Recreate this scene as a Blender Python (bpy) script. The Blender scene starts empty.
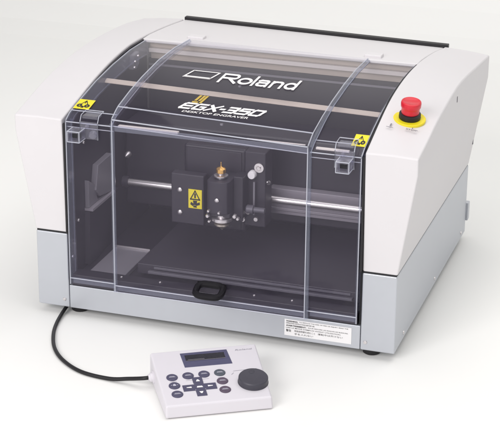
import bpy, bmesh, math, random
from mathutils import Vector, Matrix
random.seed(4)
SC = bpy.context.scene
COL = SC.collection
MM = 0.001

# ------------------------------------------------------------------ camera
cam_d = bpy.data.cameras.new('camera'); cam = bpy.data.objects.new('camera', cam_d); COL.objects.link(cam)
rx, rz, roll = math.radians(69.1219), math.radians(17.8916), math.radians(0.5209)
cam.matrix_world = Matrix.Translation(Vector((772.25, -2205.8, 1076.1)) * MM) @ Matrix.Rotation(rz, 4, 'Z') @ Matrix.Rotation(rx, 4, 'X') @ Matrix.Rotation(roll, 4, 'Z')
cam_d.sensor_width = 36; cam_d.lens = 122.68; cam_d.clip_start = 0.05; cam_d.clip_end = 100
SC.camera = cam

# ------------------------------------------------------------------ light (studio)
w = bpy.data.worlds.new('World'); SC.world = w; w.use_nodes = True
bg = w.node_tree.nodes['Background']; bg.inputs[0].default_value = (0.97, 0.965, 1.0, 1); bg.inputs[1].default_value = 0.47
def area(name, loc, target, sx, sy, watt, col=(1, 1, 1)):
    d = bpy.data.lights.new(name, 'AREA'); d.shape = 'RECTANGLE'; d.size = sx; d.size_y = sy; d.energy = watt; d.color = col
    o = bpy.data.objects.new(name, d); COL.objects.link(o); o.location = loc
    o.rotation_euler = (Vector(target) - Vector(loc)).to_track_quat('-Z', 'Y').to_euler()
    return o
area('overhead_softbox', (0.5, 0.2, 2.3), (0.15, 0.1, 0), 2.8, 2.2, 31, (1, 0.985, 0.96))
area('front_softbox', (-0.65, -3.0, 1.8), (0, 0, 0.15), 1.8, 1.4, 73, (1, 0.97, 0.97))
SC.view_settings.view_transform = 'Standard'
SC.view_settings.look = 'None'
SC.view_settings.exposure = 0.0
SC.view_settings.gamma = 1.0
SC.cycles.transparent_max_bounces = 48
SC.cycles.max_bounces = 10

# ------------------------------------------------------------------ materials
def mat(name, col, rough=.5, metal=0., spec=.5, noise=0.0, nscale=60., bump=0.0, bscale=900., coat=0.):
    m = bpy.data.materials.new(name); m.use_nodes = True; nt = m.node_tree; b = nt.nodes['Principled BSDF']
    b.inputs['Base Color'].default_value = (*col, 1); b.inputs['Roughness'].default_value = rough
    b.inputs['Metallic'].default_value = metal; b.inputs['Specular IOR Level'].default_value = spec
    b.inputs['Coat Weight'].default_value = coat
    tc = nt.nodes.new('ShaderNodeTexCoord')
    if noise > 0:
        n = nt.nodes.new('ShaderNodeTexNoise'); n.inputs['Scale'].default_value = nscale; n.inputs['Detail'].default_value = 4
        nt.links.new(tc.outputs['Object'], n.inputs['Vector'])
        mx = nt.nodes.new('ShaderNodeMix'); mx.data_type = 'RGBA'
        mx.inputs[6].default_value = (*[c * (1 - noise) for c in col], 1); mx.inputs[7].default_value = (*[min(1, c * (1 + noise)) for c in col], 1)
        nt.links.new(n.outputs['Fac'], mx.inputs[0]); nt.links.new(mx.outputs[2], b.inputs['Base Color'])
        mr = nt.nodes.new('ShaderNodeMapRange'); mr.inputs[3].default_value = rough - .06; mr.inputs[4].default_value = rough + .06
        nt.links.new(n.outputs['Fac'], mr.inputs[0]); nt.links.new(mr.outputs[0], b.inputs['Roughness'])
    if bump > 0:
        n2 = nt.nodes.new('ShaderNodeTexNoise'); n2.inputs['Scale'].default_value = bscale; n2.inputs['Detail'].default_value = 2
        nt.links.new(tc.outputs['Object'], n2.inputs['Vector'])
        bp = nt.nodes.new('ShaderNodeBump'); bp.inputs['Strength'].default_value = bump; bp.inputs['Distance'].default_value = .0006
        nt.links.new(n2.outputs['Fac'], bp.inputs['Height']); nt.links.new(bp.outputs[0], b.inputs['Normal'])
    return m
def clear(name, tint, ior, rough, veil, veilcol):
    """clear acrylic: tinted transparency + fresnel gloss + a diffuse colour painting in the reflected veil"""
    m = bpy.data.materials.new(name); m.use_nodes = True; nt = m.node_tree
    nt.nodes.remove(nt.nodes['Principled BSDF']); out = nt.nodes['Material Output']
    t = nt.nodes.new('ShaderNodeBsdfTransparent'); t.inputs[0].default_value = (*tint, 1)
    g = nt.nodes.new('ShaderNodeBsdfGlossy'); g.inputs['Roughness'].default_value = rough
    f = nt.nodes.new('ShaderNodeFresnel'); f.inputs[0].default_value = ior
    a = nt.nodes.new('ShaderNodeMixShader'); b = nt.nodes.new('ShaderNodeMixShader')
    d = nt.nodes.new('ShaderNodeBsdfDiffuse'); d.inputs[0].default_value = (*veilcol, 1)
    b.inputs[0].default_value = veil
    ge = nt.nodes.new('ShaderNodeNewGeometry'); iv = nt.nodes.new('ShaderNodeMath'); iv.operation = 'SUBTRACT'; iv.inputs[0].default_value = 1
    ml = nt.nodes.new('ShaderNodeMath'); ml.operation = 'MULTIPLY'
    nt.links.new(ge.outputs['Backfacing'], iv.inputs[1]); nt.links.new(iv.outputs[0], ml.inputs[0]); nt.links.new(f.outputs[0], ml.inputs[1])
    nt.links.new(ml.outputs[0], a.inputs[0]); nt.links.new(t.outputs[0], a.inputs[1]); nt.links.new(g.outputs[0], a.inputs[2])
    nt.links.new(a.outputs[0], b.inputs[1]); nt.links.new(d.outputs[0], b.inputs[2]); nt.links.new(b.outputs[0], out.inputs[0])
    return m
M = dict(
    white=mat('white_enamel', (.705, .685, .695), .45, noise=.014, nscale=30, bump=.1, bscale=1500),
    grey=mat('silver_grey_paint', (.55, .57, .61), .4, .55, noise=.025, nscale=40, bump=.12, bscale=1800),
    seam=mat('shadow_gap_rubber', (.012, .012, .014), .7),
    black=mat('black_rubber', (.008, .007, .009), .5),
    dark=mat('black_anodised', (.019, .016, .024), .42, noise=.12, nscale=25),
    dark2=mat('dark_casting', (.024, .02, .03), .48, noise=.1, nscale=18),
    darktop=mat('dark_rear_panel', (.034, .031, .037), .6, noise=.08, nscale=12),
    mid=mat('grey_casting', (.11, .105, .125), .45, .2, noise=.08, nscale=30),
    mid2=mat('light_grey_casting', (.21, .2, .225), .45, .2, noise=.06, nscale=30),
    steel=mat('polished_steel', (.72, .69, .69), .32, .9),
    brass=mat('brass', (.72, .42, .12), .25, .9),
    cream=mat('cream_panel', (.52, .45, .385), .55, noise=.03),
    cream2=mat('cream_panel_shelf', (.68, .63, .60), .5),
    red=mat('red_plastic', (.66, .009, .026), .35, noise=.03, nscale=80, coat=.2),
    yellow=mat('yellow_print', (.86, .72, .015), .4),
    ink=mat('black_ink', (.02, .018, .02), .5),
    print=mat('white_ink', (.88, .86, .86), .5),
    gold=mat('gold_ink', (.55, .38, .06), .5),
    paper=mat('white_label', (.84, .83, .83), .5),
    pad=mat('pad_housing', (.70, .675, .715), .45, noise=.015, nscale=30, bump=.05),
    key=mat('key_purple', (.07, .066, .12), .5),
    keyg=mat('key_green_grey', (.078, .092, .115), .5),
    keyr=mat('key_red_grey', (.095, .068, .105), .5),
    lcdf=mat('display_frame', (.075, .074, .145), .35),
    lcd=mat('display_glass', (.012, .012, .02), .15),
    knob=mat('knob_grey', (.052, .05, .066), .5, noise=.05),
    glass=clear('clear_acrylic', (.975, .97, .985), 1.29, .05, .026, (.56, .51, .69)),
    gedge=clear('acrylic_edge', (.72, .73, .78), 1.4, .12, .40, (.87, .89, .96)),
    gband=clear('acrylic_band', (.82, .83, .88), 1.36, .1, .12, (.60, .64, .74)),
    handle=mat('handle_black', (.006, .005, .008), .6, spec=.25),
    rail=mat('satin_rail', (.28, .26, .29), .45, .1),
    gblock=clear('acrylic_block', (.9, .9, .94), 1.45, .05, .06, (.85, .83, .92)),
    floor=mat('studio_paper', (.90, .90, .875), .85, spec=.1, noise=.006, nscale=4),
)

# ------------------------------------------------------------------ helpers
class MB:
    def __init__(s): s.v = []; s.f = []; s.m = []
    def add(s, vs, fs, mi=0):
        o = len(s.v); s.v += [tuple(v) for v in vs]; s.f += [tuple(i + o for i in f) for f in fs]; s.m += [mi] * len(fs)
    def box(s, x0, x1, y0, y1, z0, z1, mi=0):
        s.add([(x0,y0,z0),(x1,y0,z0),(x1,y1,z0),(x0,y1,z0),(x0,y0,z1),(x1,y0,z1),(x1,y1,z1),(x0,y1,z1)],
              [(0,3,2,1),(4,5,6,7),(0,1,5,4),(1,2,6,5),(2,3,7,6),(3,0,4,7)], mi)
    def prism(s, poly, axis, a, b, mi=0):
        """poly of 2D points extruded along axis from a to b"""
        def P(p, t):
            return {'x': (t, p[0], p[1]), 'y': (p[0], t, p[1]), 'z': (p[0], p[1], t)}[axis]
        n = len(poly)
        s.add([P(p, a) for p in poly] + [P(p, b) for p in poly],
              [tuple(range(n))[::-1], tuple(range(n, 2*n))] + [(i, (i+1) % n, (i+1) % n + n, i + n) for i in range(n)], mi)
    def lathe(s, c, axis, prof, n=32, mi=0):
        """prof = [(radius, t)...] round axis vector through c"""
        A = Vector(axis).normalized(); U = A.orthogonal().normalized(); V = A.cross(U); c = Vector(c)
        vs = []; 
        for r, t in prof:
            for k in range(n):
                a = 2*math.pi*k/n; vs.append(c + A*t + (U*math.cos(a) + V*math.sin(a))*max(r, 1e-4))
        fs = []
        for j in range(len(prof)-1):
            for k in range(n):
                fs.append((j*n+k, j*n+(k+1) % n, (j+1)*n+(k+1) % n, (j+1)*n+k))
        fs.append(tuple(range(n))[::-1]); fs.append(tuple((len(prof)-1)*n + k for k in range(n)))
        s.add(vs, fs, mi)
    def tube(s, pts, r, n=10, mi=0, sub=1, closed=False):
        P = [Vector(p) for p in pts]
        if sub > 1:
            Q = []; m = len(P)
            rng = range(m) if closed else range(m-1)
            for i in rng:
                g = (lambda k: P[k % m]) if closed else (lambda k: P[min(max(k, 0), m-1)])
                p0, p1, p2, p3 = g(i-1), g(i), g(i+1), g(i+2)
                for j in range(sub):
                    t = j/sub
                    Q.append(.5*((2*p1)+(-p0+p2)*t+(2*p0-5*p1+4*p2-p3)*t*t+(-p0+3*p1-3*p2+p3)*t**3))
            if not closed: Q.append(P[-1])
            P = Q
        m = len(P); vs = []; up = Vector((0, 0, 1))
        for i, p in enumerate(P):
            if closed: d = P[(i+1) % m] - P[i-1]
            else: d = P[min(i+1, m-1)] - P[max(i-1, 0)]
            d.normalize(); u = d.cross(up)
            if u.length < .05: u = d.cross(Vector((0, 1, 0)))
            u.normalize(); v = u.cross(d)
            for k in range(n):
                a = 2*math.pi*k/n; vs.append(p + (u*math.cos(a)+v*math.sin(a))*r)
        fs = []
        for i in range(m if closed else m-1):
            for k in range(n):
                j = (i+1) % m; fs.append((i*n+k, i*n+(k+1) % n, j*n+(k+1) % n, j*n+k))
        if not closed: fs.append(tuple(range(n))[::-1]); fs.append(tuple((m-1)*n+k for k in range(n)))
        s.add(vs, fs, mi)
    def build(s, name, mats, parent=None, bevel=0, seg=3, smooth=True, fix=True, ang=35):
        me = bpy.data.meshes.new(name); me.from_pydata([tuple(c*MM for c in v) for v in s.v], [], s.f)
        if not isinstance(mats, (list, tuple)): mats = [mats]
        for m in mats: me.materials.append(m)
        for p, mi in zip(me.polygons, s.m): p.material_index = mi
        if fix:
            bm = bmesh.new(); bm.from_mesh(me); bmesh.ops.recalc_face_normals(bm, faces=bm.faces); bm.to_mesh(me); bm.free()
        o = bpy.data.objects.new(name, me); COL.objects.link(o)
        if smooth:
            for p in me.polygons: p.use_smooth = True
            me.set_sharp_from_angle(angle=math.radians(ang))
        if bevel:
            b = o.modifiers.new('bevel', 'BEVEL'); b.width = bevel*MM; b.segments = seg; b.limit_method = 'ANGLE'; b.angle_limit = math.radians(28); b.harden_normals = True
        if parent is not None:
            o.parent = parent
            if parent.type == 'EMPTY' and parent.get('_shift'): o.location = -parent.location
        return o
def empty(name, loc, rot=0, shift=False):
    o = bpy.data.objects.new(name, None); COL.objects.link(o); o.location = Vector(loc)*MM; o.rotation_euler = (0, 0, rot); o.empty_display_size = .05
    if shift: o['_shift'] = 1
    return o
def lerp(prof, y):
    if y <= prof[0][0]: return prof[0][1]
    for (a, b), (c, d) in zip(prof, prof[1:]):
        if y <= c: return b + (d-b)*(y-a)/(c-a)
    return prof[-1][1]
def text2d(body, bold=0., shear=0., space=1.):
    """outline text -> list of verts (0..1 box) and faces"""
    cu = bpy.data.curves.new('t', 'FONT'); cu.body = body; cu.offset = bold; cu.shear = shear; cu.space_character = space; cu.resolution_u = 4; cu.align_x = 'LEFT'
    ob = bpy.data.objects.new('t', cu); COL.objects.link(ob)
    dg = bpy.context.evaluated_depsgraph_get(); me = bpy.data.meshes.new_from_object(ob.evaluated_get(dg))
    v = [(a.co.x, a.co.y) for a in me.vertices]; f = [tuple(p.vertices) for p in me.polygons]
    bpy.data.objects.remove(ob); bpy.data.curves.remove(cu); bpy.data.meshes.remove(me)
    x0 = min(a[0] for a in v); x1 = max(a[0] for a in v); y0 = min(a[1] for a in v); y1 = max(a[1] for a in v)
    return [((a-x0)/(x1-x0), (b-y0)/(y1-y0)) for a, b in v], f
def text_on(mb, body, fn, u0, u1, v0, v1, mi=0, slant=0., cuts=(), **k):
    """put text in box u0..u1, v0..v1 of a surface fn(u, v) -> xyz (mm)"""
    vs, fs = text2d(body, **k)
    bm = bmesh.new(); bv = [bm.verts.new((u0+(u1-u0)*a + slant*b, v0+(v1-v0)*b, 0)) for a, b in vs]
    for f in fs:
        try: bm.faces.new([bv[i] for i in f])
        except ValueError: pass
    for c in cuts:
        bmesh.ops.bisect_plane(bm, geom=bm.verts[:]+bm.edges[:]+bm.faces[:], plane_co=(0, c, 0), plane_no=(0, 1, 0))
    bm.verts.index_update()
    mb.add([fn(v.co.x, v.co.y) for v in bm.verts], [tuple(v.index for v in f.verts) for f in bm.faces], mi)
    bm.free()
def ring2d(cx, cy, r, wd, n=20, ax=1., ay=1.):
    q = []
    for k in range(n):
        a, b = 2*math.pi*k/n, 2*math.pi*(k+1)/n
        q.append([(cx+ax*r*math.cos(a), cy+ay*r*math.sin(a)), (cx+ax*r*math.cos(b), cy+ay*r*math.sin(b)), (cx+ax*(r-wd)*math.cos(b), cy+ay*(r-wd)*math.sin(b)), (cx+ax*(r-wd)*math.cos(a), cy+ay*(r-wd)*math.sin(a))])
    return q
def strokes(pts, wd, closed=False):
    q = []
    P = [Vector(p) for p in pts]
    for i in range(len(P) if closed else len(P)-1):
        a, b = P[i], P[(i+1) % len(P)]; d = (b-a).normalized(); n = Vector((-d.y, d.x))*wd/2; e = d*wd/2
        q.append([tuple(a-e-n), tuple(b+e-n), tuple(b+e+n), tuple(a-e+n)])
    return q
def put(mb, polys, fn, mi=0):
    for p in polys: mb.add([fn(*q) for q in p], [tuple(range(len(p)))], mi)

# ------------------------------------------------------------------ setting: paper sweep
mb = MB(); prof = [(-4500, -14), (1500, -14)]
for k in range(1, 13):
    a = math.pi/2*k/12; prof.append((1500+900*math.sin(a), -14+900*(1-math.cos(a))))
prof.append((2400, 3200))
for (a, b), (c, d) in zip(prof, prof[1:]): mb.add([(-5000, a, b), (5000, a, b), (5000, c, d), (-5000, c, d)], [(0, 1, 2, 3)])
fl = mb.build('floor', M['floor'], fix=False); fl['kind'] = 'structure'
for p in fl.data.polygons: p.use_smooth = True

# ------------------------------------------------------------------ the machine
MA = empty('engraving_machine', (0, 260, -14), shift=True)
MA['label'] = 'white and silver grey desktop engraving machine with a clear hinged lid and red stop button'; MA['category'] = 'engraving machine'

WB, WO, WI = 283, 308, 231.5; HB = 122; YB = 520
# base housing: two columns, front bar, back
def screw(c, ax, par, r=2.6, name='screw'):
    m = MB(); m.lathe(c, ax, [(r*1.15, -1), (r*1.15, .4), (r, 1.2), (r*.4, 1.7)], 16)
    o = m.build(name, M['steel'], par); return o
for s in (-1, 1):
    mb = MB(); a, b = sorted((s*WB, s*WI)); mb.box(a, b, 0, YB, 0, HB)
    o = mb.build('base_column', M['grey'], MA, 2.0)
    if s > 0:
        for y in (56, 272, 482): screw((WB, y, 11), (1, 0, 0), o)
    screw((s*239, 0, 13), (0, -1, 0), o)
    mb = MB(); a, b = sorted((s*(WB-1.2), s*WI)); mb.box(a, b, 1.2, YB-1.2, HB, 124.2); mb.build('seam_strip', M['seam'], o)
mb = MB(); mb.box(-WI+.8, WI-.8, .6, 24, 0, 37.5); bar = mb.build('front_bar', M['grey'], MA, 1.2)
mb = MB(); mb.box(-WI+.8, WI-.8, 24.5, YB-1, 2, 34); mb.build('base_pan', M['dark'], MA)
mb = MB(); mb.box(-WI+.8, WI-.8, YB-14, YB, 35, HB+160); mb.build('rear_panel', M['grey'], MA)
mb = MB(); mb.box(268, 286.5, YB+.5, YB+14, 20, 52); mb.build('rear_socket', M['grey'], MA, 1)
# warning sticker on the bar
mb = MB(); mb.box(115.5, 218, -.2, .5, 6.5, 32.5); st = mb.build('caution_sticker', M['paper'], bar)
mb = MB(); f = lambda u, v: (u, -.5, v)
T = [('WARNING:', 118, 136, 28.6, 31, .03), ('TO REDUCE THE RISK OF FIRE OR INJURY, READ THE', 138, 213, 28.9, 30.9, .004),
     ('OPERATING INSTRUCTIONS BEFORE USE.', 118, 162, 25.6, 27.6, .004), ('AVERTISSEMENT:', 118, 149, 21.6, 24.0, .03),
     ('POUR REDUIRE LES RISQUES DE BLESSURE,', 152, 213, 21.8, 23.6, .004), ('LIRE LE MODE D\'EMPLOI AVANT UTILISATION.', 118, 202, 18.4, 20.2, .004),
     ('\u8b66\u544a', 118, 126, 12.6, 16.6, .01), ('\u53d6\u6271\u8aac\u660e\u66f8\u3092\u8aad\u3080\u3053\u3068', 131, 163, 13.6, 16.6, .0),
     ('\u904b\u8ee2\u4e2d\u306f\u5f00\u3051\u306a\u3044', 167, 205, 13.6, 16.6, .0), ('\u624b\u3092\u5165\u308c\u306a\u3044', 131, 160, 8.8, 11.8, .0)]
for t, a, b, c, d, bo in T: text_on(mb, t, f, a, b, c, d, bold=bo)
mb.build('sticker_text', M['ink'], st, smooth=False, fix=False)
for x, y in ((-226, 28), (243, 26), (-230, 490), (240, 490)):
    mb = MB(); mb.lathe((x, y, -14), (0, 0, 1), [(11, 0), (13, 1.5), (13.5, 9), (12, 14.5)], 28); mb.build('foot', M['black'], MA)

# side covers ------------------------------------------------------
OUT = {1: [(-8, 306), (20, 310), (49, 314), (99, 324), (140, 329), (181, 333), (225, 337), (268, 338.5), (330, 335), (397, 328.5), (450, 324), (518, 317.5)],
       -1: [(-8, 306.5), (20, 313), (49, 319.5), (99, 330), (140, 336.5), (181, 341), (225, 344.5), (268, 345.5), (330, 344.5), (397, 341), (450, 336.5), (518, 326)]}
INN = {1: [(-8, 307), (20, 315), (49, 324), (99, 338.5), (140, 347), (181, 351.5), (225, 354), (268, 354), (330, 351), (397, 343.5), (450, 336), (518, 324)],
       -1: [(-8, 306.5), (20, 312), (49, 318.5), (99, 330.5), (140, 338.5), (181, 345), (225, 349.5), (268, 352), (330, 350), (397, 345), (450, 340), (518, 332)]}
def side_cover(s):
    mb = MB(); st = []; N = 46
    ys = [-8 + (526)*k/N for k in range(N+1)]
    for y in ys:
        # gentle smoothing of the profile
        zo = sum(lerp(OUT[s], min(518, max(-8, y+d))) for d in (-18, -9, 0, 9, 18))/5 if y > 12 else lerp(OUT[s], y)
        zi = sum(lerp(INN[s], min(518, max(-8, y+d))) for d in (-18, -9, 0, 9, 18))/5 if y > 12 else lerp(INN[s], y)
        yb = max(y, 0) if y < 0 else y
        st.append([(s*WI, y, zi), (s*(WI+38), y, (zi+zo)/2+1.2), (s*WO, y, zo), (s*WO, y if y > -7 else -7, 281), (s*(WB+.3), yb, 124.2), (s*WI, yb, 124.2)])
    n = 6
    for k in range(len(st)-1):
        mb.add(st[k]+st[k+1], [(i, (i+1) % n, (i+1) % n+n, i+n) for i in range(n)])
    mb.add(st[0], [tuple(range(n))]); mb.add(st[-1], [tuple(range(n))[::-1]])
    bm = bmesh.new(); vs = [bm.verts.new(v) for v in mb.v]
    for f in mb.f: bm.faces.new([vs[i] for i in f])
    bmesh.ops.remove_doubles(bm, verts=bm.verts, dist=.05)
    m2 = MB(); bm.verts.index_update(); m2.add([tuple(v.co) for v in bm.verts], [tuple(v.index for v in f.verts) for f in bm.faces]); bm.free()
    return m2.build('side_cover', M['white'], MA, 2.6, 3, ang=30)
CV = {s: side_cover(s) for s in (1, -1)}
# slots at the crease of the right cover
for x, y, z in ((WO, 250, 318), (290.3, 506, 168)):
    mb = MB(); mb.box(x-1.2, x+.5, y, y+3.5, z-4.5, z+4.5); mb.build('cover_slot', M['mid'], CV[1], .3)
# top panel --------------------------------------------------------
def topz(x, y):
    t = (x+WI)/(2*WI); return lerp(INN[-1], y)*(1-t) + lerp(INN[1], y)*t
mb = MB(); ys = [318, 345, 380, 420, 460, 500, 519]; xs = [-230.2, 230.2]
g = []
for y in ys:
    for x in xs: g.append((x, y, topz(x, y)-1.2 - (1.5 if y == 318 else 0)))
nb = len(g)
for y in ys:
    for x in xs: g.append((x, y, topz(x, y)-9))
fs = []
for i in range(len(ys)-1):
    a = 2*i; fs += [(a, a+1, a+3, a+2), (nb+a, nb+a+2, nb+a+3, nb+a+1), (a, a+2, nb+a+2, nb+a), (a+1, nb+a+1, nb+a+3, a+3)]
fs += [(0, nb, nb+1, 1), (nb-2, nb-1, 2*nb-1, 2*nb-2)]
mb.add(g, fs); tp = mb.build('top_panel', M['white'], MA, 2, 3)
for x, y in ((-148, 352), (155, 338)):
    mb = MB(); z = topz(x, y); mb.box(x-14, x+14, y-9, y+9, z-6, z+3); mb.build('hinge_cap', M['white'], tp, 1.8)
mb = MB()
mb.add([(-231, 519.5, 325), (237, 519.5, 321), (237, 519.5, 328), (-231, 519.5, 335.5), (-231, 530, 325), (237, 530, 321), (237, 530, 328), (-231, 530, 335.5)],
       [(0, 1, 2, 3), (4, 7, 6, 5), (0, 4, 5, 1), (3, 2, 6, 7), (0, 3, 7, 4), (1, 5, 6, 2)])
mb.build('rear_trim', M['black'], MA, .8)
# valance below the top panel edge, stepped
mb = MB()
mb.box(-222, 222, 330, 345, 331, 341, 0); mb.box(-222, 222, 324, 345, 324, 330.9, 1); mb.box(-222, 222, 334, 346, 311, 323.9, 0)
mb.build('rear_valance', [M['cream'], M['cream2']], MA, .6)

# interior shell ---------------------------------------------------
for s in (-1, 1):
    pr = [(3, 40), (3, 123)] + [(2, 296)] + [(y, z-4) for y, z in INN[s] if 20 <= y <= 330] + [(332, 40)]
    mb = MB(); a, b = sorted((s*231, s*228)); mb.prism(pr, 'x', a, b); sp = mb.build('side_wall', M['seam'] if s > 0 else M['dark'], MA, smooth=False)
    if s < 0:
        mb = MB(); mb.prism([(84, 165), (94, 203), (150, 205), (150, 142), (100, 150)], 'x', -228, -218); mb.build('bearing_bracket', M['mid2'], sp, 1)
        mb = MB(); mb.prism([(62, 143.2), (62, 188), (82, 176), (96, 146), (148, 143.2)], 'x', -227.8, -221); mb.build('guard_plate', M['mid2'], sp, .5)
        mb = MB(); mb.prism([(60, 139), (150, 139), (150, 143), (60, 143)], 'x', -227.8, -214); mb.build('side_ledge', M['rail'], sp)
        mb = MB(); mb.prism([(55, 52), (100, 52), (175, 138), (60, 138)], 'x', -227.8, -219); mb.build('side_gusset', M['dark2'], sp)
        for y, z in ((33, 133), (8, 83), (60, 250)): screw((-226.5, y, z), (1, 0, 0), sp, 2.2)
for s in (-1, 1):   # black gaskets facing forward between lid and cover
    mb = MB(); a, b = sorted((s*231.2, s*228.2)); mb.box(a, b, -5, 2.8, 124.5, 299); mb.build('gasket', M['black'], MA)
mb = MB(); mb.box(-227, 227, 336, 340, 40, 310.5); mb.build('interior_back', M['darktop'], MA)
mb = MB(); mb.box(-226, 226, 333.5, 335.8, 299, 302.5); mb.build('back_lip', M['mid2'], MA)
mb = MB(); mb.box(-226, 226, 26, 335, 44, 48); mb.build('interior_floor', M['dark'], MA)
mb = MB(); mb.box(-226, 226, 1.2, 25.5, 38, 56); sill = mb.build('front_sill', M['dark'], MA, 1)
for x in (-150, -87, 63, 122): screw((x, 15, 56), (0, 0, 1), sill, 1.8)
mb = MB(); mb.box(-206, -148, 22, 127, 48.3, 56); mb.build('lit_floor_patch', M['mid2'], MA, 1)  # lit patch of the interior floor, put in as a lighter grey plate
mb = MB(); mb.box(-207, -147, 127.2, 128.6, 48.3, 59); mb.build('lit_floor_lip', M['steel'], MA)  # strip added along the far edge of the lit floor patch
# dark gantry beam behind
mb = MB(); mb.box(-224, 224, 222, 300, 96, 236); mb.build('gantry_beam', M['dark'], MA, 3)
mb = MB(); mb.box(26, 223, 204, 221.5, 116, 158, 0); mb.box(26, 223, 200, 203.8, 123, 128, 0); mb.build('rail_plate', M['rail'], MA, 1)
mb = MB(); mb.lathe((-206, 190, 144.5), (1, 0, 0), [(5.8, 0), (5.8, 430)], 24); mb.build('guide_rod', M['steel'], MA)
mb = MB(); mb.lathe((-216, 190, 144.5), (1, 0, 0), [(9, 0), (9, 10)], 24); mb.build('rod_collar', M['dark2'], MA)
mb = MB(); mb.lathe((-206, 190, 192), (0, -1, 0), [(5, 0), (5, 5), (3, 9), (1.2, 13)], 20); mb.build('limit_stud', M['steel'], MA)
# engraving table
tb = MB(); tb.box(-132, 221, 36, 270, 57, 74); table = tb.build('engraving_table', M['dark2'], MA, 1.5)
mb = MB(); mb.box(-112, 210, 28, 35, 62, 66); mb.build('table_rail', M['mid'], table, .6)
mb = MB(); mb.box(-104, 206, 33.5, 35.8, 68.5, 71.5); mb.build('table_scale', M['mid'], table, .3)
# carriage ---------------------------------------------------------
mb = MB(); mb.box(-98, 4, 152, 186, 98, 234); CR = mb.build('carriage', M['dark'], MA, 5, 4)
mb = MB(); mb.box(-92, -3, 150.4, 151.9, 104, 229); mb.build('carriage_face', M['dark2'], CR, 1)
mb = MB(); mb.box(-108, -54, 121, 138, 113, 195); mb.build('motor_box', M['dark2'], CR, 2)
mb = MB(); mb.box(-107, -55, 138.2, 151.9, 116, 178); mb.build('motor_bracket', M['dark'], CR, 1)
mb = MB(); mb.box(3, 37, 148, 182, 112, 234); mb.build('slide_block', M['dark2'], CR, 2)
mb = MB()
r = [(-43, 106), (-41, 100), (-34, 96.5), (-16, 96.5), (-9, 100), (-7, 106), (-7, 150), (-43, 150)]
mb.prism(r, 'z', 145, 197); mb.build('spindle_housing', M['dark2'], CR, 1.5)
mb = MB(); mb.box(-6.5, 9, 122, 150, 128, 200); mb.build('feed_slide', M['dark'], CR, 1.2)
mb = MB(); mb.box(-44, -6, 104, 148, 138, 144.8); mb.build('clamp_block', M['dark'], CR, 1)
mb = MB(); mb.lathe((-25, 118, 196), (0, 0, 1), [(7, 0), (7, 3), (11, 4), (11, 6), (5, 7), (5, 9)], 28); mb.build('spindle_flange', M['steel'], CR)
mb = MB(); mb.lathe((-25, 118, 205), (0, 0, 1), [(6, 0), (8, 1.5), (8, 7), (6, 9), (2, 10), (1, 11), (.9, 17), (.4, 18)], 20); mb.build('cutter_collar', M['brass'], CR)
mb = MB(); mb.lathe((-21, 112, 140), (0, 0, -1), [(9, 0), (9, 3), (15.5, 4), (16, 6), (16, 9), (11, 11)], 36); mb.build('nose_ring', M['steel'], CR)
mb = MB(); mb.lathe((-21, 112, 128.8), (0, 0, -1), [(8, 0), (8, 1), (12.5, 2), (12.5, 5), (9, 8), (4, 9), (3, 12), (1, 14)], 36); mb.build('depth_nose', mat('nickel', (.55, .5, .42), .3, .85), CR)
for c, r_ in (((-40, 101, 140), 3.6), ((-37, 97, 150), 2.6), ((-20, 96.5, 149), 2.6), ((0, 112, 140), 4), ((-38, 103, 131), 2.6), ((3, 119, 134), 3.2)):
    mb = MB(); mb.lathe(c, (0, -1, 0), [(r_, 0), (r_, 3), (r_*.7, 5)], 6); mb.build('clamp_nut', M['steel'], CR)
mb = MB(); mb.lathe((-24, 96.3, 168), (0, -1, 0), [(3.6, 0), (3.4, 2), (1.5, 3)], 18); mb.build('screw', M['steel'], CR)
for c in ((-93, 120.5, 169), (-93, 120.5, 132)):
    mb = MB(); mb.lathe(c, (0, -1, 0), [(4, 0), (3.8, 2), (1.8, 3.2)], 18); mb.build('screw', M['steel'], CR)
for x, y, z0, z1 in ((6, 130, 146, 196), (21, 142, 134, 188)):
    mb = MB(); mb.box(x-1.3, x+1.3, y-2, y, z0, z1); mb.build('slide_strip', M['mid2' if x > 10 else 'steel'], CR)
mb = MB(); mb.lathe((17, 147.5, 199), (0, -1, 0), [(6.5, 0), (6.5, 8), (5.5, 10)], 24); mb.build('thumb_knob', M['print'], CR)
mb = MB(); mb.lathe((27, 147.8, 210), (0, -1, 0), [(7.5, 0), (7.5, 3), (4, 3.2), (4, 1), (2.6, 1), (2.6, 5)], 24); mb.build('pulley_ring', M['steel'], CR)
mb = MB(); mb.lathe((42, 147.8, 187), (0, -1, .5), [(3.6, 0), (2, 3), (.6, 8)], 14); mb.build('cone_pin', M['steel'], CR)
mb = MB(); mb.lathe((12, 130, 147), (1, 0, 0), [(5, 0), (7, 2), (7, 12), (4.5, 13), (4.5, 30)], 20); mb.build('rod_bearing', M['mid'], CR)
for c in ((8, 128, 130), (25, 140, 128), (12, 140, 138)):
    mb = MB(); mb.lathe(c, (0, -1, 0), [(3.6, 0), (3.2, 3)], 14); mb.build('screw', M['steel'], CR)
# yellow caution plate on the carriage
mb = MB(); mb.box(-79, -57, 119.8, 120.9, 141, 172); 
f = lambda u, v: (-79 + u*22, 119.5, 141 + v*31)
put(mb, strokes([(.16, .48), (.5, .93), (.84, .48)], .07, True), f, 1)
put(mb, [[(.44, .55), (.56, .55), (.56, .8), (.44, .8)], [(.4, .18), (.6, .18), (.66, .42), (.34, .42)], [(.14, .2), (.36, .1), (.42, .24), (.2, .34)], [(.56, .14), (.86, .22), (.84, .36), (.6, .28)], [(.36, .05), (.64, .05), (.6, .16), (.4, .16)]], f, 1)
mb.build('caution_plate', [M['yellow'], M['ink']], CR, smooth=False, fix=False)

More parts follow.
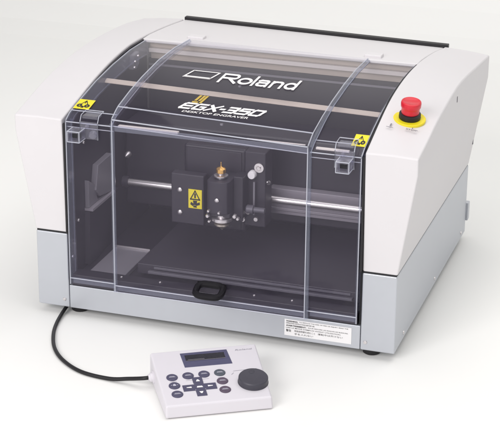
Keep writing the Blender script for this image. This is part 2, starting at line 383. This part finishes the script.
# lid --------------------------------------------------------------
PC = [(-13, 43), (-13, 307), (-11, 310.5), (6, 319), (14, 322), (60, 332), (110, 340), (180, 347.5), (250, 351), (322, 349)]
PS = [(-6, 43), (-6, 298), (-4, 301.5), (10, 308.5), (20, 311), (60, 322), (110, 333), (180, 341), (250, 345.5), (322, 344.5)]
def dz(x, y, z):
    if z < 280: return 0
    t = min(1, max(0, (150-x)/300)) if abs(x) < 151 else (.6 if x < 0 else 0)
    a = 8.5*t-1.0
    if abs(x) > 151: return a*max(0, 1-max(0, y-20)/60)
    return a*(1 if y < 180 else 1-(y-180)/250)
def off(i):    # inward flange end point of the side wall for station i
    y, z = PS[i]
    return (y+20, z) if i < 2 else ((y+20, z-9) if i < 5 else (y+6, z-24))
mb = MB(); st = []
for i in range(len(PC)):
    (yc, zc), (ys_, zs), (yo, zo) = PC[i], PS[i], off(i)
    xl = 226
    st.append([(-xl, yo, zo), (-xl, ys_, zs), (-151.5, ys_, zs), (-149, yc, zc), (149, yc, zc), (151.5, ys_, zs), (xl, ys_, zs), (xl, yo, zo)])
V = [(x, y, z+dz(x, y, z)) for r_ in st for x, y, z in r_]; F = []
for i in range(len(st)-1):
    for j in range(7): F.append((8*i+j, 8*i+j+1, 8*i+8+j+1, 8*i+8+j))
mb.add(V, F)
LID = mb.build('lid', M['glass'], MA, ang=20, fix=True)
sm = LID.modifiers.new('thick', 'SOLIDIFY'); sm.thickness = .004; sm.offset = -1
es = LID.modifiers.new('crisp', 'EDGE_SPLIT'); es.split_angle = math.radians(25)
def lidz(x, y, xx=None):
    z = lerp(PC[3:] if abs(x) < 150 else PS[3:], y); return z + dz(x if xx is None else xx, y, z)
# bright polished edges of the acrylic
def etube(p, r, n, m_='gedge', nm='lid_edge'): mb = MB(); mb.tube([(x, y, z+dz(x*(149/149.3) if abs(x) < 150 else x, y, z)) for x, y, z in p], r, n); mb.build(nm, M[m_], LID)
for s in (-1, 1):
    etube([(s*149.2, y-(.4 if i < 3 else 0), z+.3) for i, (y, z) in enumerate(PC)], .9, 6)
    etube([(s*152.2, y, z) for y, z in PS[1:]], .8, 6)
    etube([(s*225.8, y, z) for y, z in PS], .9, 6)
    etube([(s*225.8, *off(i)) for i in range(0, len(PS))], .7, 6)
etube([(-149, -13, 309), (149, -13, 309)], .95, 6); etube([(-149, 13, 321.6), (149, 13, 321.6)], .95, 6)
etube([(-149, -9, 298), (149, -9, 298)], .7, 6); etube([(-149, -12, 53), (149, -12, 53)], .8, 6)
for s in (-1, 1):
    a, b = sorted((s*225.5, s*151))
    etube([(a, -6, 299.5), (b, -6, 299.5)], .9, 6); etube([(a, 17, 310.5), (b, 17, 310.5)], .8, 6)
    etube([(a, -2.5, 291), (b, -2.5, 291)], .6, 6); etube([(a, -6, 53), (b, -6, 53)], .8, 6)
mb = MB()   # flat cross rod under the lid
q = [(119, 318), (123, 321.5), (129, 323), (130, 320), (124, 316)]; mb.add([(-224, y+20, z+5) for y, z in q]+[(224, y+5, z) for y, z in q], [(0, 1, 2, 3, 4), (9, 8, 7, 6, 5)]+[(i, (i+1) % 5, (i+1) % 5+5, i+5) for i in range(5)]); mb.build('cross_rod', M['cream'], LID, 1.2)
for b_ in ((-146, -52, 2, 9, 300, 303.2), (52, 140, 6, 8, 303, 304.6), (156, 205, 4, 9, 300, 303)):
    mb = MB(); mb.box(*b_); mb.build('reflection_strip', M['cream2'], LID, .6)  # cream bars put in for the pale reflection along the lid front
for s in (-1, 1):
    etube([(s*150.6, (a[0]+b[0])/2+1.5, (a[1]+b[1])/2-1.2) for a, b in zip(PC, PS)], 3.3, 8, 'gband', 'lid_step')
    mb = MB(); P1 = [(s*224.9, y, z+dz(s*226, y, z)) for y, z in PS]; P2 = [(s*224.9, off(i_)[0], off(i_)[1]+dz(s*226, *PS[i_])) for i_ in range(len(PS))]
    P3 = [(s*223.4, b, c) for a, b, c in P1]; P4 = [(s*223.4, b, c) for a, b, c in P2]
    n = len(P1); mb.add(P1+P2+P4+P3, [(i_, i_+1, n+i_+1, n+i_) for i_ in range(n-1)]+[(2*n+i_, 2*n+i_+1, 3*n+i_+1, 3*n+i_) for i_ in range(n-1)]+[(n+i_, n+i_+1, 2*n+i_+1, 2*n+i_) for i_ in range(n-1)]+[(3*n+i_, 3*n+i_+1, i_+1, i_) for i_ in range(n-1)]+[(0, n, 2*n, 3*n), (n-1, 4*n-1, 3*n-1, 2*n-1)])
    mb.build('lid_flange', M['gband'], LID)
for b_ in ((-147, 147, -8.6, -7.2, 43.5, 52.5), (-223, -154, -1.6, -.4, 43.5, 52.5), (154, 223, -1.6, -.4, 43.5, 52.5), (-147, 147, -8.6, -7.2, 297.5, 306)):
    mb = MB(); mb.box(*b_); mb.build('lid_haze_band', M['gband'], LID)  # tinted bands added for the greyer bottom edge and haze at the top crease
# latches ------------------------------------------------------------
for x0, lx in ((-213, -1), (195, 1)):
    mb = MB(); x1 = x0+19; zt, zb = 297, 281
    t = 2.6
    for (a, b, c, d) in ((x0, x1, zt-t, zt), (x0, x1, zb, zb+t), (x0, x0+t, zb+t+.1, zt-t-.1), (x1-t, x1, zb+t+.1, zt-t-.1)): mb.box(a, b, -30, -7.2, c, d)
    la = mb.build('latch', M['gblock'], LID, .7)
    mb = MB(); mb.box(x0+t+.3, x1-t-.3, -18, -14, zb+t+.3, zt-t-.3); mb.box(x0+4, x0+12, -17.9, -7.5, zt-t-4, zt-t-1); mb.build('latch_insert', M['seam'], la)
    mb = MB()
    fr = []
    for pts in ([(x0, -30, zt), (x1, -30, zt)], [(x1, -30, zt), (x1, -30, zb)], [(x1, -30, zb), (x0, -30, zb)], [(x0, -30, zb), (x0, -30, zt)], [(x1, -30, zb), (x1, -8, zb)], [(x1, -30, zt), (x1, -8, zt)], [(x0, -30, zt), (x0, -8, zt)]):
        mb.tube(pts, .75, 6)
    mb.build('latch_edge', M['gedge'], la)
    mb = MB(); hx = x0+(12 if lx < 0 else -7); bw = 28; mb.box(hx, hx+bw, -9.5, -6.6, 281, 307); mb.box(hx+2, hx+bw-2, -6, 12, 311, 315.5); mb.build('latch_bracket', M['gblock'], la, .8)
    mb = MB(); mb.tube([(hx, -9.6, 281), (hx, -9.6, 307), (hx, -4, 316), (hx, 15, 318), (hx+bw, 15, 318), (hx+bw, -4, 316), (hx+bw, -9.6, 307), (hx+bw, -9.6, 281)], .7, 6); mb.build('bracket_edge', M['gedge'], la)
    mb = MB(); mb.lathe((hx+bw-6, -10, 290), (0, -1, 0), [(6, 0), (6, 6), (4, 8)], 20); mb.lathe((hx+12, -9.6, 302), (0, -1, 0), [(3, 0), (3, 2), (2, 3)], 16); mb.build('latch_pin', M['gblock'], la)
# yellow warning labels on the lid
for (xa, xb, ya, yb) in ((-225, -200, 20.5, 49), (205.5, 225.5, 11, 40)):
    mb = MB()
    def f(u, v, xa=xa, xb=xb, ya=ya, yb=yb, h=1.4):
        y = ya+(yb-ya)*v; return (xa+(xb-xa)*u, y, lidz(200 if xa > 0 else -200, y)+h)
    cuts = [0, (20-ya)/(yb-ya), 1] if ya < 20 else [0, 1]
    for a, b in zip(cuts, cuts[1:]): mb.add([f(0, a), f(1, a), f(1, b), f(0, b)], [(0, 1, 2, 3)], 0)
    g2 = lambda u, v: f(u, v, h=1.75)
    put(mb, strokes([(.32, .52), (.5, .86), (.7, .52)], .05), g2, 1)
    put(mb, ring2d(.26, .34, .17, .12, 18, 1, 1), g2, 1); put(mb, ring2d(.74, .34, .17, .12, 18, 1, 1), g2, 1)
    put(mb, [[(.4, .12), (.6, .12), (.54, .3), (.46, .3)], [(.47, .58), (.53, .58), (.53, .8), (.47, .8)], [(.3, .25), (.5, .2), (.7, .25), (.5, .3)]], g2, 1)
    mb.build('warning_label', [M['yellow'], M['ink']], LID, smooth=False, fix=False)
# printing on the lid
cuts = [60, 110, 180, 250]
fn = lambda x, y, h=1.0: (x, y+.045*x-12, lidz(0, y+.045*x-12, x)+h)
cuts = []
mb = MB()
def ell(cx, cy, rx, ry, a0=0, a1=360, n=22): return [(cx+rx*math.cos(math.radians(a0+(a1-a0)*k/n)), cy+ry*math.sin(math.radians(a0+(a1-a0)*k/n))) for k in range(n+1)]
def script(mb, glyphs, wd, sx, sy, ox, oy, slant, fn):
    """letters drawn as pen strokes; wd = pen width (x and y differ through scaling)"""
    for g in glyphs:
        h = 1.0
        for st_ in g:
            for q in strokes(st_, wd):
                h += .02; mb.add([fn(ox+sx*a+slant*b, oy+sy*b, h) for a, b in q], [(0, 1, 2, 3)])
# wide logo lettering, unit: cap height 1
G = [[[(0, 0), (0, 1), (.95, 1)], ell(.95, .76, .28, .24, 90, -90, 10), [(.95, .52), (.1, .52)], [(.62, .5), (1.3, 0)]],
     [ell(2.0, .36, .46, .33, 0, 360, 26)],
     [[(2.72, 0), (2.72, 1.05)]],
     [[(3.08, .62), (3.2, .69), (3.62, .69)], ell(3.62, .52, .2, .17, 90, 0, 6), [(3.82, .52), (3.82, 0)], [(3.82, .42), (3.3, .40)], ell(3.3, .21, .22, .19, 90, 270, 10), [(3.3, .02), (3.55, .02), (3.82, .12)]],
     [[(4.2, 0), (4.2, .69)], [(4.2, .5), (4.42, .68), (4.72, .69)], ell(4.72, .49, .26, .2, 90, 0, 7), [(4.98, .49), (4.98, 0)]],
     [ell(5.72, .36, .4, .33, 0, 360, 24), [(6.12, 0), (6.12, 1.05)]]]
script(mb, G, .20, 19.0, 31, -33.5, 141, 2, fn)
put(mb, strokes([(-90, 146), (-49, 146), (-41, 173), (-82, 173)], 2.6, True)[0:4], fn)
put(mb, [[(-90, 144.5), (-48, 144.5), (-46, 151), (-88, 151)]], fn)
mb.build('brand_print', M['print'], LID, smooth=False, fix=False)
mb = MB()
G = [[[(1, 1), (.12, 1), (0, .85), (0, .15), (.12, 0), (1, 0)], [(0, .5), (.9, .5)]],
     [[(2.3, 1), (1.5, 1), (1.38, .85), (1.38, .15), (1.5, 0), (2.3, 0), (2.36, .1), (2.36, .5), (1.95, .5)]],
     [[(2.75, 1), (3.8, 0)], [(3.8, 1), (2.75, 0)]],
     [[(4.1, .5), (4.4, .5)]],
     [[(4.8, 1), (5.6, 1), (5.7, .85), (5.7, .62), (5.6, .5), (5.0, .5)], [(5.6, .5), (5.7, .38), (5.7, .15), (5.6, 0), (4.75, 0)]],
     [[(7.05, 1), (6.1, 1), (6.1, .58), (6.95, .58), (7.05, .45), (7.05, .15), (6.95, 0), (6.05, 0)]],
     [[(7.55, 1), (8.3, 1), (8.42, .85), (8.42, .15), (8.3, 0), (7.55, 0), (7.43, .15), (7.43, .85), (7.55, 1)]]]
script(mb, G, .29, 14.2, 15, -60.5, 46, 7, fn)
text_on(mb, 'DESKTOP ENGRAVER', fn, -53, 47, 34.5, 40, bold=.012, shear=.2, cuts=cuts)
mb.build('model_print', M['print'], LID, smooth=False, fix=False)
mb = MB()
put(mb, [[(-48, 64), (-39, 64), (-38.5, 68), (-47.5, 68)], [(-46, 70), (-42, 70), (-39, 88), (-43, 88)], [(-40, 70), (-36.5, 70), (-33.5, 88), (-37, 88)], [(-37, 64), (-33, 64), (-29, 88), (-32.5, 88)]], fn); mb.build('emblem_print', M['gold'], LID, smooth=False, fix=False)
# small fittings under the lid
mb = MB(); mb.prism([(236, 318), (240, 340), (262, 342), (262, 322), (250, 316)], 'x', -222, -214); hb = mb.build('lid_hinge', M['gblock'], LID, .8)
for y, z in ((243, 330), (240, 321), (256, 336)): screw((-213.6, y, z), (1, 0, 0), hb, 1.7)
for x, y in ((-166, 252), (-1, 134), (12, 12), (-140, 22)):
    mb = MB(); mb.lathe((x, y, lidz(x, y)-6), (0, 0, 1), [(2.4, 0), (2.4, 2)], 12); mb.build('lid_rivet', M['mid2'], LID)
# pull handle ring
mb = MB(); pts = []
for k in range(20):
    a = 2*math.pi*k/20; c, s_ = math.cos(a), math.sin(a)
    cx = math.copysign(abs(c)**.55, c)*20; cy = math.copysign(abs(s_)**.6, s_)*12
    pts.append((6+cx, -25+cy, 72+cy*.42))
mb.tube(pts, 5.0, 10, closed=True, sub=2); mb.box(-16, 28, -15, -13.2, 72, 80); mb.build('pull_handle', M['handle'], LID)

# emergency stop ---------------------------------------------------
ex, ey = 270, 94; sl = math.atan2(.17, 1); N = Vector((.10, -.17, 1)).normalized(); ez = lerp(INN[1], ey)*.5+lerp(OUT[1], ey)*.5+.6
c0 = Vector((ex, ey, ez))
mb = MB(); mb.lathe(c0, N, [(23.5, -2), (23.5, 1.2), (22.8, 1.7)], 48); ES = mb.build('emergency_stop', M['yellow'], MA)
mb = MB(); mb.lathe(c0, N, [(15.5, 1.7), (16, 4), (15.6, 9), (13, 10.5)], 40); mb.build('stop_collar', M['black'], ES)
mb = MB(); pr = [(12.6, 9.5), (13.2, 12), (13.2, 17), (13.6, 19), (14.6, 20.5), (14.8, 26), (14.2, 28.2), (12.6, 29), (11.4, 28.2), (.5, 28.0)]
mb.lathe(c0, N, pr, 44); mb.build('stop_button', M['red'], ES)
mb = MB()
e1 = Vector((1, 0, -.10)).normalized(); e2 = N.cross(e1)
def f(u, v): return tuple(c0 + e1*u + e2*v + N*1.1)
put(mb, [[(-21, -34), (-19, -34), (-19, -26), (-21, -26)], [(-25, -38), (-15, -38), (-15, -36.6), (-25, -36.6)]], f, 0)
gi = mat('grey_ink', (.2, .2, .23), .5); mb.build('panel_mark', gi, CV[1], smooth=False, fix=False); mb = MB()
text_on(mb, 'STOP', f, 3, 20, -35, -31, bold=.03)
put(mb, [[(10.6, -30), (12.2, -30), (12.2, -25.5), (10.6, -25.5)]], f, 0)
mb.build('panel_mark', gi, CV[1], smooth=False, fix=False)

# ------------------------------------------------------------------ hand controller
A = math.radians(30.774)
PD = empty('handheld_controller', (31.0, -273.6, -14), A)
PD['label'] = 'small off-white wedge shaped control pad with display, round keys and dark dial'; PD['category'] = 'control pad'
W2, zf, tl = 150.5, 20.0, math.radians(9); LT = 131.5; ct, sn = math.cos(tl), math.sin(tl)
def top(u, v, h=0.): return (u, v*ct - h*sn, zf + v*sn + h*ct)
mb = MB()
mb.add([(0, 0, 1), (W2, 0, 1), (W2+2, LT*ct+1, 1), (0, LT*ct+1, 1), top(0, 0), top(W2-2, 0), top(W2+3.5, LT), top(0, LT)],
       [(0, 3, 2, 1), (4, 5, 6, 7), (0, 1, 5, 4), (1, 2, 6, 5), (2, 3, 7, 6), (3, 0, 4, 7)])
body = mb.build('housing', M['pad'], PD, 3.0, 4)
mb = MB(); mb.box(4, W2-4, 4, LT*ct-3, .2, .95); mb.build('base_plate', M['mid2'], PD)
fh = lambda h: (lambda u, v: top(u, v, h))
# display
mb = MB(); q = [(42.5, 87), (111, 87), (109.5, 122.5), (41.5, 122)]
mb.add([top(*p, -1) for p in q]+[top(*p, .5) for p in q], [(0, 3, 2, 1), (4, 5, 6, 7), (0, 1, 5, 4), (1, 2, 6, 5), (2, 3, 7, 6), (3, 0, 4, 7)])
lc = mb.build('display', M['lcdf'], PD, .4)
mb = MB(); put(mb, [[(47, 102), (104, 102), (104, 116), (47, 116)]], fh(.75)); mb.build('display_window', M['lcd'], lc, fix=False)
mb = MB(); put(mb, [[(50, 103.5), (74, 103.5), (74, 104.6), (50, 104.6)], [(47, 101), (104, 101), (104, 102), (47, 102)]], fh(.95)); mb.build('display_line', M['mid2'], lc, fix=False, smooth=False)
n_ = Vector((0, -sn, ct))
KEYS = [(20.3, 65.7, 'key', 'purple round key at the top left of the key field'), (43.1, 66.4, 'key', ''), (65.9, 67.0, 'key', ''), (88.4, 67.1, 'keyg', 'green grey round key'),
        (20.2, 45.9, 'key', ''), (20.6, 25.6, 'key', ''), (88.2, 47.1, 'keyr', 'reddish grey round key'), (87.8, 26.4, 'keyr', 'reddish grey round key')]
inkp = mat('pale_key_ink', (.55, .54, .62), .5)
for i, (u, v, k, l) in enumerate(KEYS):
    mb = MB(); mb.lathe(top(u, v), n_, [(8.0, -.5), (8.0, .8), (7.2, 1.5)], 28); o = mb.build('round_key', M[k], PD)
    if k != 'key': o['label'] = l
    mb = MB(); f = fh(1.75)
    if i == 4: put(mb, [[(u-2, v-2), (u+2, v-2), (u+2, v+1), (u, v+3), (u-2, v+1)], [(u-5, v-.4), (u-3, v-.4), (u-3, v+.4), (u-5, v+.4)], [(u+3, v-.4), (u+5, v-.4), (u+5, v+.4), (u+3, v+.4)]], f)
    else: put(mb, [[(u-4.5, v-1.1), (u+4.5, v-1.1), (u+4.5, v-.3), (u-4.5, v-.3)], [(u-3.5, v+.5), (u+3.5, v+.5), (u+3.5, v+1.3), (u-3.5, v+1.3)]], f)
    mb.build('key_mark', inkp if k == 'key' else M['keyr' if k == 'keyg' else 'pad'] if False else inkp, o, smooth=False, fix=False)
cu, cv, h_, a_ = 54.2, 37.6, 23.5, 7.0
pl = [(cu-a_, cv+h_), (cu-a_, cv+a_), (cu-h_, cv+a_), (cu-h_, cv-a_), (cu-a_, cv-a_), (cu-a_, cv-h_+3), (cu+a_, cv-h_+3), (cu+a_, cv-a_), (cu+h_, cv-a_), (cu+h_, cv+a_), (cu+a_, cv+a_), (cu+a_, cv+h_)]
mb = MB(); n = len(pl); mb.add([top(*p, -.5) for p in pl]+[top(*p, 1.0) for p in pl], [tuple(range(n))[::-1], tuple(range(n, 2*n))]+[(i, (i+1) % n, (i+1) % n+n, i+n) for i in range(n)])
ck = mb.build('arrow_keys', M['key'], PD, .4)
mb = MB(); f = fh(1.35)
for dx, dy in ((0, 14.5), (0, -13), (-15, 0), (15, 0)):
    if dx == 0: s_ = 1 if dy > 0 else -1; p = [(cu-3, cv+dy-2*s_), (cu+3, cv+dy-2*s_), (cu+1, cv+dy+2.6*s_), (cu-1, cv+dy+2.6*s_)]
    else: s_ = 1 if dx > 0 else -1; p = [(cu+dx-3.5*s_, cv-1.6), (cu+dx+3.5*s_, cv-.6), (cu+dx+3.5*s_, cv+.8), (cu+dx-3.5*s_, cv+1.8)]
    put(mb, [p], f)
put(mb, [[(cu-4.5, cv-2), (cu+4.5, cv-2), (cu+3.4, cv+1.6), (cu-3.4, cv+1.6)]], f)
for sx in (-1, 1):
    for sy in (-1, 1): put(mb, [[(cu+sx*a_-.4, cv+sy*a_-.4), (cu+sx*a_+.4, cv+sy*a_-.4), (cu+sx*a_+.4, cv+sy*a_+.4), (cu+sx*a_-.4, cv+sy*a_+.4)]], f)
mb.build('arrow_mark', M['print'], ck, smooth=False, fix=False)
# dial
mb = MB(); mb.lathe(top(130, 38.5), n_, [(21.5, -.5), (21.5, 1.0), (21.0, 1.4), (20.7, 8), (19.6, 9.4), (18.5, 9.5), (17.5, 9.3), (.5, 9.3)], 72); dl = mb.build('dial', M['knob'], PD)
mb = MB(); mb.lathe(top(130, 50, 9.0), n_, [(4, .0), (4, .55), (3, .7)], 20); mb.build('finger_dimple', M['knob'], dl)
sg = mat('soft_grey_ink', (.36, .35, .4), .5); mb = MB(); f = fh(.35); text_on(mb, 'Roland', f, 121, 146, 117, 120.5, bold=.0, shear=.2); mb.build('brand_print', sg, PD, smooth=False, fix=False); mb = MB()
put(mb, [[(108, 68), (142, 69.2), (142, 69.9), (108, 68.7)], [(104, 60), (108, 64), (107.6, 64.5), (103.6, 60.5)]], f)
for x in (20.3, 43.1, 65.9, 88.4): put(mb, [[(x-5, 55.5), (x+5, 55.5), (x+5, 56.0), (x-5, 56.0)]], f)
mb.build('panel_print', sg, PD, smooth=False, fix=False)
mb = MB(); mb.lathe((1.5, 101, 16), (-1, 0, 0), [(9.5, 0), (9.5, 2.5), (7, 3), (6.6, 6), (5, 7), (4.6, 9)], 24); mb.build('cable_boot', M['pad'], PD)

# cable ------------------------------------------------------------
bx = Vector((31.0, -273.6, 0)); c, s_ = math.cos(A), math.sin(A)
def w_(u, v, z): return (31.0+u*c-v*s_, -273.6+u*s_+v*c, z)
mb = MB()
mb.tube([(-236, 70, 8), (-240, 30, 0), (-242, 0, -8), (-236, -40, -11), (-224, -78, -11.2), (-203, -120, -11.2), (-174, -154, -11.2), (-134, -180, -11.2), (-88, -188.5, -10.5), (-57, -190, -5), w_(-14, 101, 1.5), w_(-5, 101, 2)], 2.9, 12, sub=8)
cb = mb.build('cable', M['black']); cb['label'] = 'black cable curving over the white floor from under the machine to the control pad'; cb['category'] = 'cable'

for o in bpy.data.objects:
    if '_shift' in o: del o['_shift']
